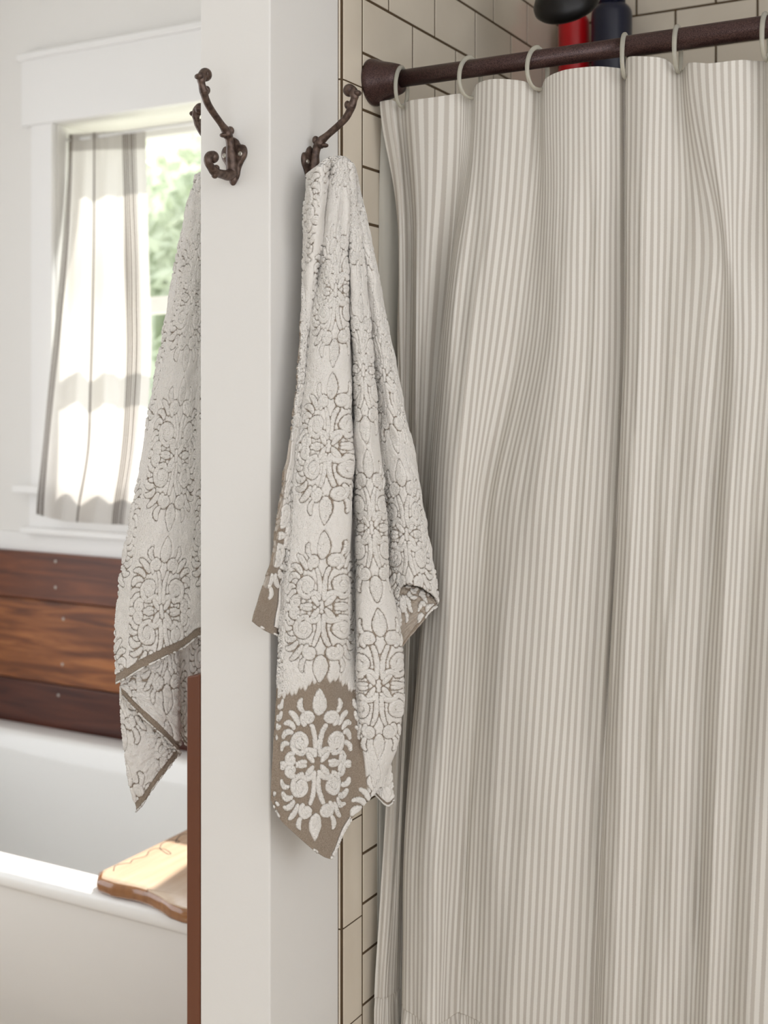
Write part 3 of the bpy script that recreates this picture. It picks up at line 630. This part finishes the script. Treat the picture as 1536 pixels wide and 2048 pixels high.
cl = [K_(203, (203, 757, .004), (250, 760, .0), (300, 775, -.004), (380, 793, -.008), (450, 797, -.010), (560, 797, -.010), (650, 791, -.010), (720, 797, -.010), (1000, 796, -.008), (1400, 785, -.004), (1700, 768, .004), (1850, 757, .010), (2100, 742, .018)),
      K_(200, (203, 777, .006), (300, 798, .0), (450, 806, -.004), (700, 806, -.008), (1000, 806, -.004), (1400, 796, .004), (1700, 781, .01), (1985, 762, .014), (2100, 756, .014)),
      K_(206, (203, 800, -.006), (250, 804, -.022), (300, 808, -.02), (450, 822, -.02), (700, 818, -.018), (1000, 816, -.015), (1400, 806, -.012), (1700, 794, -.01), (1985, 776, .0), (2100, 772, .0)),
      K_(201, (203, 822, .008), (300, 828, .012), (450, 838, .004), (700, 834, .002), (1000, 828, .0), (1400, 815, -.008), (1700, 800, -.010), (2100, 782, -.012)),
      K_(194, (203, 872, .012), (350, 868, .010), (560, 858, .0), (700, 850, -.012), (1000, 838, -.022), (1400, 822, -.028), (1700, 806, -.026), (2100, 790, -.022)),
      K_(187, (203, 918, .002), (300, 917, -.004), (450, 907, -.018), (560, 896, -.028), (700, 882, -.036), (1000, 858, -.040), (1400, 836, -.040), (1700, 816, -.038), (2100, 802, -.034)),
      K_(194, (203, 940, -.018), (240, 944, -.012), (350, 934, -.002), (560, 900, .004), (700, 886, .006), (900, 868, .006), (1200, 850, .006), (1400, 833, .006), (1600, 816, .010), (1750, 808, .012), (2100, 802, .016)),
      K_(168, (203, 955, .004), (350, 948, .014), (560, 918, .024), (700, 906, .028), (900, 888, .030), (1200, 872, .032), (1400, 856, .032), (1600, 842, .034), (1750, 834, .036), (2100, 828, .040)),
      K_(158, (203, 990, .016), (400, 980, .020), (700, 946, .028), (1000, 916, .036), (1400, 894, .040), (1750, 872, .044), (2100, 862, .05)),
      K_(163, (203, 1050, .010), (400, 1036, .012), (700, 1000, .014), (1000, 950, .012), (1200, 940, .004), (1400, 928, .004), (1750, 908, .010), (2100, 892, .018)),
      K_(186, (186, 1078, -.018), (230, 1080, -.016), (400, 1070, -.006), (700, 1040, -.002), (1000, 975, -.004), (1200, 958, -.008), (1400, 948, -.004), (1700, 935, -.004), (2100, 915, -.006)),
      K_(157, (190, 1092, .004), (400, 1096, .012), (700, 1076, .014), (1000, 1012, .014), (1400, 986, .020), (1700, 970, .016), (2100, 955, .002)),
      K_(140, (190, 1130, .016), (400, 1132, .018), (700, 1122, .022), (1000, 1088, .026), (1400, 1060, .030), (1700, 1042, .028), (2100, 1022, .024)),
      K_(133, (190, 1190, .014), (400, 1192, .014), (700, 1186, .014), (1000, 1166, .014), (1400, 1140, .014), (1700, 1122, .016), (2100, 1100, .016)),
      K_(136, (160, 1236, -.006), (400, 1238, -.010), (700, 1238, -.014), (1000, 1224, -.010), (1400, 1200, -.008), (1700, 1186, -.006), (2100, 1170, -.004)),
      K_(140, (160, 1250, -.018), (400, 1252, -.016), (700, 1252, -.018), (1000, 1238, -.016), (1400, 1216, -.014), (1700, 1202, -.012), (2100, 1188, -.010)),
      K_(115, (160, 1256, .006), (400, 1254, .010), (700, 1253, .012), (1000, 1243, .012), (1400, 1223, .012), (1700, 1212, .014), (2100, 1200, .012)),
      K_(113, (160, 1290, .018), (400, 1284, .022), (700, 1280, .026), (1000, 1268, .028), (1400, 1250, .028), (1700, 1240, .03), (2100, 1226, .03)),
      K_(118, (160, 1330, .010), (400, 1325, .010), (700, 1318, .008), (1000, 1305, .008), (1400, 1290, .006), (2100, 1266, .008)),
      K_(143, (160, 1360, -.018), (230, 1366, -.014), (400, 1378, -.002), (600, 1372, .004), (1000, 1348, .008), (1400, 1330, .012), (2100, 1310, .014)),
      K_(126, (160, 1378, .006), (300, 1400, .014), (480, 1440, .016), (560, 1428, .012), (700, 1416, .012), (1000, 1392, .014), (1400, 1372, .012), (2100, 1350, .010)),
      K_(127, (160, 1420, .016), (300, 1432, .022), (480, 1452, .020), (560, 1456, .006), (700, 1452, .0), (1000, 1430, -.004), (1400, 1408, -.006), (2100, 1385, -.006)),
      K_(120, (160, 1480, .012), (300, 1484, .014), (480, 1476, .006), (560, 1478, .012), (700, 1482, .020), (1000, 1462, .022), (1400, 1440, .022), (2100, 1415, .022)),
      K_(122, (160, 1528, -.018), (300, 1528, -.006), (700, 1528, .006), (1000, 1505, .004), (1400, 1485, .0), (2100, 1455, .0)),
      K_(100, (160, 1542, .006), (300, 1545, .014), (700, 1565, .014), (1000, 1550, .020), (1400, 1530, .024), (2100, 1500, .026))]
ringX = [-.871, -.7596, -.656, -.53, -.4585, -.345, -.25, -.135, -.03, .085, .19, .30, .41, .52]
exs = []
for i, X in enumerate(ringX[5:]):
    if i == 0: continue
    exs += [(X - .045, .020, zr(.440)), (X - .012, .012, zr(.437)), (X, -.014, zr(.428)), (X + .012, .012, zr(.437))]
cur, cu, cv = curtain_grid(cl, RODY, SEAM, 620, 1500, exs)
me = grid_mesh('fabric_panel', [cur], None, [np.stack([cu, cv * 1.3], -1)])
curtain = empty('shower_curtain', (0, 0, 0), 'beige and cream ticking striped shower curtain with a gathered ruffle hem', 'curtain')
o = link_mesh('fabric_panel', me, M_ticking, curtain); s = o.modifiers.new('Solidify', 'SOLIDIFY'); s.thickness = .0012; s.offset = 0
# gathered ruffle hanging from the seam
seam = cur[-1]; n = seam.shape[0]; rows = 90; f = np.linspace(0, 1, rows)[:, None]
ga = cu[-1] * 2 * math.pi
wav = (.5 * np.sin(ga / .034 + 2 * np.sin(ga / .21)) + .35 * np.sin(ga / .019 + 1.5) + .3 * np.sin(ga / .07))
wav2 = (.6 * np.sin(ga / .060 + .7) + .5 * np.sin(ga / .11 + 2.0))
amp = .0062 * np.minimum(1, f * 22) * (1 - f * .5) + .010 * f
rf = np.zeros((rows, n, 3))
rf[..., 0] = seam[None, :, 0] + f * .012 * np.cos(ga / .034)[None]
rf[..., 0] = np.maximum(rf[..., 0], TX + .0012)
rf[..., 1] = seam[None, :, 1] + .0022 - .010 * f - (amp * wav[None] + .012 * f * wav2[None])
rf[..., 2] = seam[None, :, 2] + .004 - f * .47
us = cu[-1][None] * 1.55 + f * .010 * np.sin(ga / .05)[None]
me = grid_mesh('ruffle', [rf], None, [np.stack([us, f * .47 + 0 * us], -1)])
o = link_mesh('ruffle', me, M_ticking, curtain); s = o.modifiers.new('Solidify', 'SOLIDIFY'); s.thickness = .0011; s.offset = 0
# liner
ll = [K_(212, (203, 768, .032), (280, 760, .032), (400, 757, .032), (600, 756, .032), (800, 758, .032), (1000, 757, .032), (1400, 752, .034), (1600, 752, .034), (1800, 757, .034), (2100, 757, .034)), K_(208, (203, 785, .022), (400, 776, .026), (700, 776, .026), (1400, 770, .024), (1700, 770, .024), (2100, 772, .024)),
      K_(208, (203, 805, .008), (2100, 800, .004)), K_(205, (203, 850, .0), (2100, 835, -.006))]
ex = [(-.80 + .055 * i, (-.012 if i % 2 else .006), zr(.428)) for i in range(25)]
lg, lu, lv = curtain_grid(ll, RODY + .050, -1.38, 300, 420, ex, wr=.003)
me = grid_mesh('liner', [lg]); o = link_mesh('shower_liner', me, M_liner); s = o.modifiers.new('Solidify', 'SOLIDIFY'); s.thickness = .0008
tag(o, 'plain grey white liner showing past the left edge of the striped curtain', 'liner')

# rod
rod = empty('curtain_rod', (TX, RODY, RODZ), 'dark bronze shower curtain rod with a flared end mounted on the tiles', 'rod')
RX = Matrix.Rotation(math.radians(90), 4, 'Y')
bm = bmesh.new(); lathe(bm, [(.0345, .0003), (.0350, .004), (.0335, .009), (.0295, .018), (.0262, .032), (.0235, .041), (.0215, .047), (.0165, .049), (.013, .049)], RX, 48); obj('wall_flange', bm, M_bronze, rod)
bm = bmesh.new(); lathe(bm, [(.0128, .02), (.0128, .395)], RX, 32); obj('rod_tube', bm, M_bronze, rod)
bm = bmesh.new(); lathe(bm, [(.0125, .392), (.0142, .3925), (.0145, .394), (.0145, .60 - TX - .02)], RX, 32); obj('rod_sleeve', bm, M_bronze, rod)
# rings
RLAB = ['clear curtain ring nearest the rod end flange', 'clear curtain ring, second from the rod end flange', 'clear curtain ring left of the red bottle', 'clear curtain ring in front of the navy bottle', 'clear curtain ring just right of the navy bottle', 'clear curtain ring at the right edge of the picture']
def ring_bm():
    bm = bmesh.new(); p = []
    for q in np.linspace(0, 2 * math.pi, 49)[:-1]:
        p.append([0, .021 * math.sin(q), -.0125 + .029 * math.cos(q) - .003 * abs(math.sin(q)), .0031 + .0004 * math.cos(q)])
    tube(bm, p, 12, 1, True); return bm
def ring(X, rz, lab, src=None):
    if src is None:
        r = obj('curtain_ring', ring_bm(), M_clear)
    else:
        r = src.copy(); COL.objects.link(r)
    r.location = (X, RODY, RODZ); r.rotation_euler = (math.radians(random.uniform(-3, 3)), 0, rz); return tag(r, lab, 'ring', 'clear curtain rings on the rod')
r0 = ring(ringX[0], math.radians(4), RLAB[0])
for i in range(1, 6): ring(ringX[i], math.radians([0, -22, -20, 8, 4, 0][i]), RLAB[i], r0)

# ------------------------------------------------------------------ shower head, bottles, shelf
sh = empty('overhead_shower', (-.74, 1.95, zr(.665)), 'black bell shaped shower head at the top, above the rod', 'shower head')
ax = Vector((-.045, .73, -.675)).normalized()
Mh = ax.to_track_quat('Z', 'Y').to_matrix().to_4x4()
bm = bmesh.new(); lathe(bm, [(.011, -.060), (.014, -.050), (.018, -.040), (.034, -.024), (.050, -.008), (.056, .004), (.056, .012), (.052, .017), (.047, .0185)], Mh, 40); bell = obj('bell', bm, M_black, sh)
bm = bmesh.new()
for rr_, nn in ((.012, 6), (.025, 12), (.038, 18)):
    for k in range(nn): ball(bm, Mh @ Vector((rr_ * math.cos(2 * math.pi * k / nn), rr_ * math.sin(2 * math.pi * k / nn), .0185)), .0016)
obj('nozzles', bm, mat('rubber_nozzle', (60, 58, 58), .6), bell)
bm = bmesh.new(); st = -ax * .055
tube(bm, smooth_path([[st.x, st.y, st.z, .0095], [st.x - .02, st.y + .02, st.z + .05, .0095], [-.10, .06, .155, .0095], [-.1788, .06, .16, .0095]], 8), 14); obj('shower_arm', bm, M_black, sh)
bm = bmesh.new(); lathe(bm, [(.030, .0), (.029, .006), (.014, .012)], Matrix.Translation((-.1805, .06, .16)) @ RX, 32); obj('wall_flange', bm, M_black, sh)
bm = bmesh.new()
zs = zr(.552)
vs = [(TX + .0005, SHY - .0005), (TX + .0005, SHY - .13), (TX + .05, SHY - .145), (TX + .19, SHY - .125), (TX + .215, SHY - .05), (TX + .215, SHY - .0005)]
a = [bm.verts.new((x, y, zs - .012)) for x, y in vs]; b = [bm.verts.new((x, y, zs)) for x, y in vs]
for k in range(6): bm.faces.new((a[k], a[(k + 1) % 6], b[(k + 1) % 6], b[k]))
bm.faces.new(a[::-1]); bm.faces.new(b)
tag(obj('corner_shelf', bm, M_black, smooth=False), 'dark corner shelf under the two bottles, hidden by the curtain', 'shelf')
bt = empty('shampoo_bottle', (-.869, 2.335, zs + .0005), 'red shampoo bottle in the shower corner, left of the navy one', 'bottle', 'bottles in the shower corner')
bm = bmesh.new(); lathe(bm, [(.026, 0), (.0300, .004), (.0305, .02), (.0305, .188), (.0292, .197), (.024, .204), (.016, .208), (.0145, .214)], seg=36); obj('body', bm, M_red, bt)
bm = bmesh.new(); lathe(bm, [(.0165, .2145), (.0165, .240), (.015, .243)], seg=28); obj('cap', bm, M_red, bt)
bt = empty('conditioner_bottle', (-.788, 2.325, zs + .0005), 'navy blue bottle standing right of the red one in the shower corner', 'bottle', 'bottles in the shower corner')
bm = bmesh.new(); lathe(bm, [(.034, 0), (.0385, .004), (.0392, .02), (.0392, .190), (.0385, .198), (.034, .206), (.0285, .211)], seg=40); obj('body', bm, M_navy, bt)
bm = bmesh.new(); lathe(bm, [(.0265, .2115), (.0265, .250), (.025, .254)], seg=32); obj('cap', bm, M_navy, bt)

# ------------------------------------------------------------------ window curtain
M_sheer = stripe_mat('window_curtain_cotton', (240, 238, 234), (228, 224, 218), .05, transl=.55)
def cafe():
    Yk = lambda y: np.interp(y, [262, 400, 500, 600, 940, 1050], [2.745, 2.735, 2.715, 2.668, 2.636, 2.616])
    L = [(268, 1028, [(268, 137), (320, 137), (500, 124), (700, 105), (900, 84), (1028, 70)]), (268, 1034, [(268, 150), (500, 140), (700, 122), (900, 102), (1034, 92)]),
         (266, 1042, [(268, 172), (500, 168), (700, 158), (900, 145), (1042, 128)]), (265, 1044, [(268, 188), (500, 186), (700, 182), (900, 176), (1044, 150)]),
         (264, 1046, [(268, 212), (500, 214), (700, 214), (900, 208), (1046, 185)]), (263, 1048, [(268, 236), (500, 240), (700, 244), (900, 236), (1048, 212)]),
         (263, 1049, [(268, 262), (500, 270), (700, 274), (900, 262), (1049, 238)]), (262, 1050, [(268, 290), (500, 297), (700, 303), (850, 296), (1050, 262)])]
    offs = [.0, -.016, .010, -.014, .008, -.006, .004, -.004]
    R = 120; G = np.zeros((R, len(L), 4))
    for k, (t, b, kk) in enumerate(L):
        kk = np.array(kk, float); y = np.linspace(t, b, R); px = sm(np.interp(y, kk[:, 0], kk[:, 1]), 6)
        fl = np.interp(y, [262, 330, 600], [.25, .6, 1.0])
        G[:, k, :3] = P_Y(px, y, sm(Yk(y), 6) + offs[k] * fl); G[:, k, 3] = .075 * k
    A_, _ = cr_axis(G, 260, 1); A_, _ = cr_axis(A_, 300, 0); P = A_[..., :3]
    P[..., 1] += .004 * vnoise(P.shape[:2], (6, 20))
    u = A_[..., 3]; v = np.linspace(0, 1, 300)[:, None] + 0 * u
    return P, u, v
cg, cuu, cvv = cafe()
def sheer_mat():
    m = bpy.data.materials.new('sheer_striped_cotton'); m.use_nodes = True; nt = m.node_tree; L = nt.links; b = nt.nodes['Principled BSDF']
    uv = nt.nodes.new('ShaderNodeAttribute'); uv.attribute_name = 'stripe'
    r = nt.nodes.new('ShaderNodeValToRGB'); L.new(uv.outputs['Fac'], r.inputs[0]); e = r.color_ramp.elements
    e[0].color = lin((240, 238, 235)); e[1].color = lin((112, 98, 86))
    L.new(r.outputs[0], b.inputs['Base Color']); b.inputs['Roughness'].default_value = .9
    tr = nt.nodes.new('ShaderNodeBsdfTranslucent'); L.new(r.outputs[0], tr.inputs[0])
    tp = nt.nodes.new('ShaderNodeBsdfTransparent')
    mx = nt.nodes.new('ShaderNodeMixShader'); mx.inputs[0].default_value = .6; L.new(b.outputs[0], mx.inputs[1]); L.new(tr.outputs[0], mx.inputs[2])
    m2 = nt.nodes.new('ShaderNodeMixShader'); m2.inputs[0].default_value = .06; L.new(mx.outputs[0], m2.inputs[1]); L.new(tp.outputs[0], m2.inputs[2])
    L.new(m2.outputs[0], nt.nodes['Material Output'].inputs[0]); return m
M_sheer2 = sheer_mat()
st_ = np.zeros_like(cuu)
for c in (.402, .412, .424, .434, .446, .456, .470): st_ += 1.0 * (np.abs(cuu - c) < .0028)
for c in (.010, .022, .040, .228, .05): st_ += 1.0 * (np.abs(cuu - c) < .0045)
st_ += (cvv < .045) * .35
me = grid_mesh('cafe_curtain', [cg], {'stripe': [np.clip(st_, 0, 1)]})
cc = link_mesh('window_curtain', me, M_sheer2); s = cc.modifiers.new('Solidify', 'SOLIDIFY'); s.thickness = .0008
tag(cc, 'sheer white window curtain with thin grey stripes drawn to the left of the window', 'curtain')
a_ = cg[6, 0]; b_ = cg[6, -1]
bm = bmesh.new(); tube(bm, [[JX0 + .001, 2.745, a_[2] + .004, .004], [JX1 - .001, 2.745, a_[2] + .004, .004]], 12)
tag(obj('tension_rod', bm, M_trim), 'thin white tension rod carrying the window curtain inside the window recess', 'rod')

# ------------------------------------------------------------------ garden
M_grass = mat('lawn', (160, 164, 146), .95, noise=(3, .3, (174, 178, 160)))
struct(boxobj('ground', -14, 8, 2.96, 22, -.3, -.25, M_grass))
def leaf_mat(n, c):
    m = mat(n, c, .6); nt = m.node_tree; tr = nt.nodes.new('ShaderNodeBsdfTranslucent'); tr.inputs[0].default_value = lin(c)
    mx = nt.nodes.new('ShaderNodeMixShader'); mx.inputs[0].default_value = .45; L = nt.links
    L.new(nt.nodes['Principled BSDF'].outputs[0], mx.inputs[1]); L.new(tr.outputs[0], mx.inputs[2]); L.new(mx.outputs[0], nt.nodes['Material Output'].inputs[0]); return m
M_leaf = [leaf_mat('leaf_green_a', (206, 214, 190)), leaf_mat('leaf_green_b', (198, 208, 184))]
M_bark = mat('bark', (110, 92, 76), .9)
def tree(x, y, h, r, n, seed, label):
    t = empty('garden_tree', (x, y, -.25), label, 'tree', 'trees outside the window'); g = np.random.default_rng(seed)
    bm = bmesh.new(); tube(bm, smooth_path([[0, 0, 0, .12], [.05, 0, h * .4, .09], [-.05, .05, h * .8, .04]], 6), 10); obj('trunk', bm, M_bark, t)
    c = g.normal(size=(n, 3)); c /= np.linalg.norm(c, axis=1)[:, None]; c *= (g.random(n) ** .45)[:, None]
    c = c * np.array([r, r, r * 1.15]) + np.array([0, 0, h]); c[:, 2] += .25 * np.sin(c[:, 0] * 5)
    a = g.normal(size=(n, 3)); a /= np.linalg.norm(a, axis=1)[:, None]; b = g.normal(size=(n, 3)); b -= a * (a * b).sum(1)[:, None]; b /= np.linalg.norm(b, axis=1)[:, None]
    s_ = (.05 + .05 * g.random(n))[:, None]
    V = np.stack([c - a * s_ * 1.5, c + b * s_ * .6, c + a * s_ * 1.5, c - b * s_ * .6], 1).reshape(-1, 3)
    me = bpy.data.meshes.new('foliage'); me.from_pydata(V.tolist(), [], np.arange(4 * n).reshape(n, 4).tolist()); me.update()
    link_mesh('foliage', me, M_leaf[seed % 2], t, False)
tree(-5.0, 7.2, 2.5, 1.05, 5200, 1, 'pale sunlit leafy tree outside the window, seen beside the curtain')
tree(-6.9, 9.4, 2.9, 1.3, 4200, 2, 'soft green tree farther out in the garden, behind the window curtain')
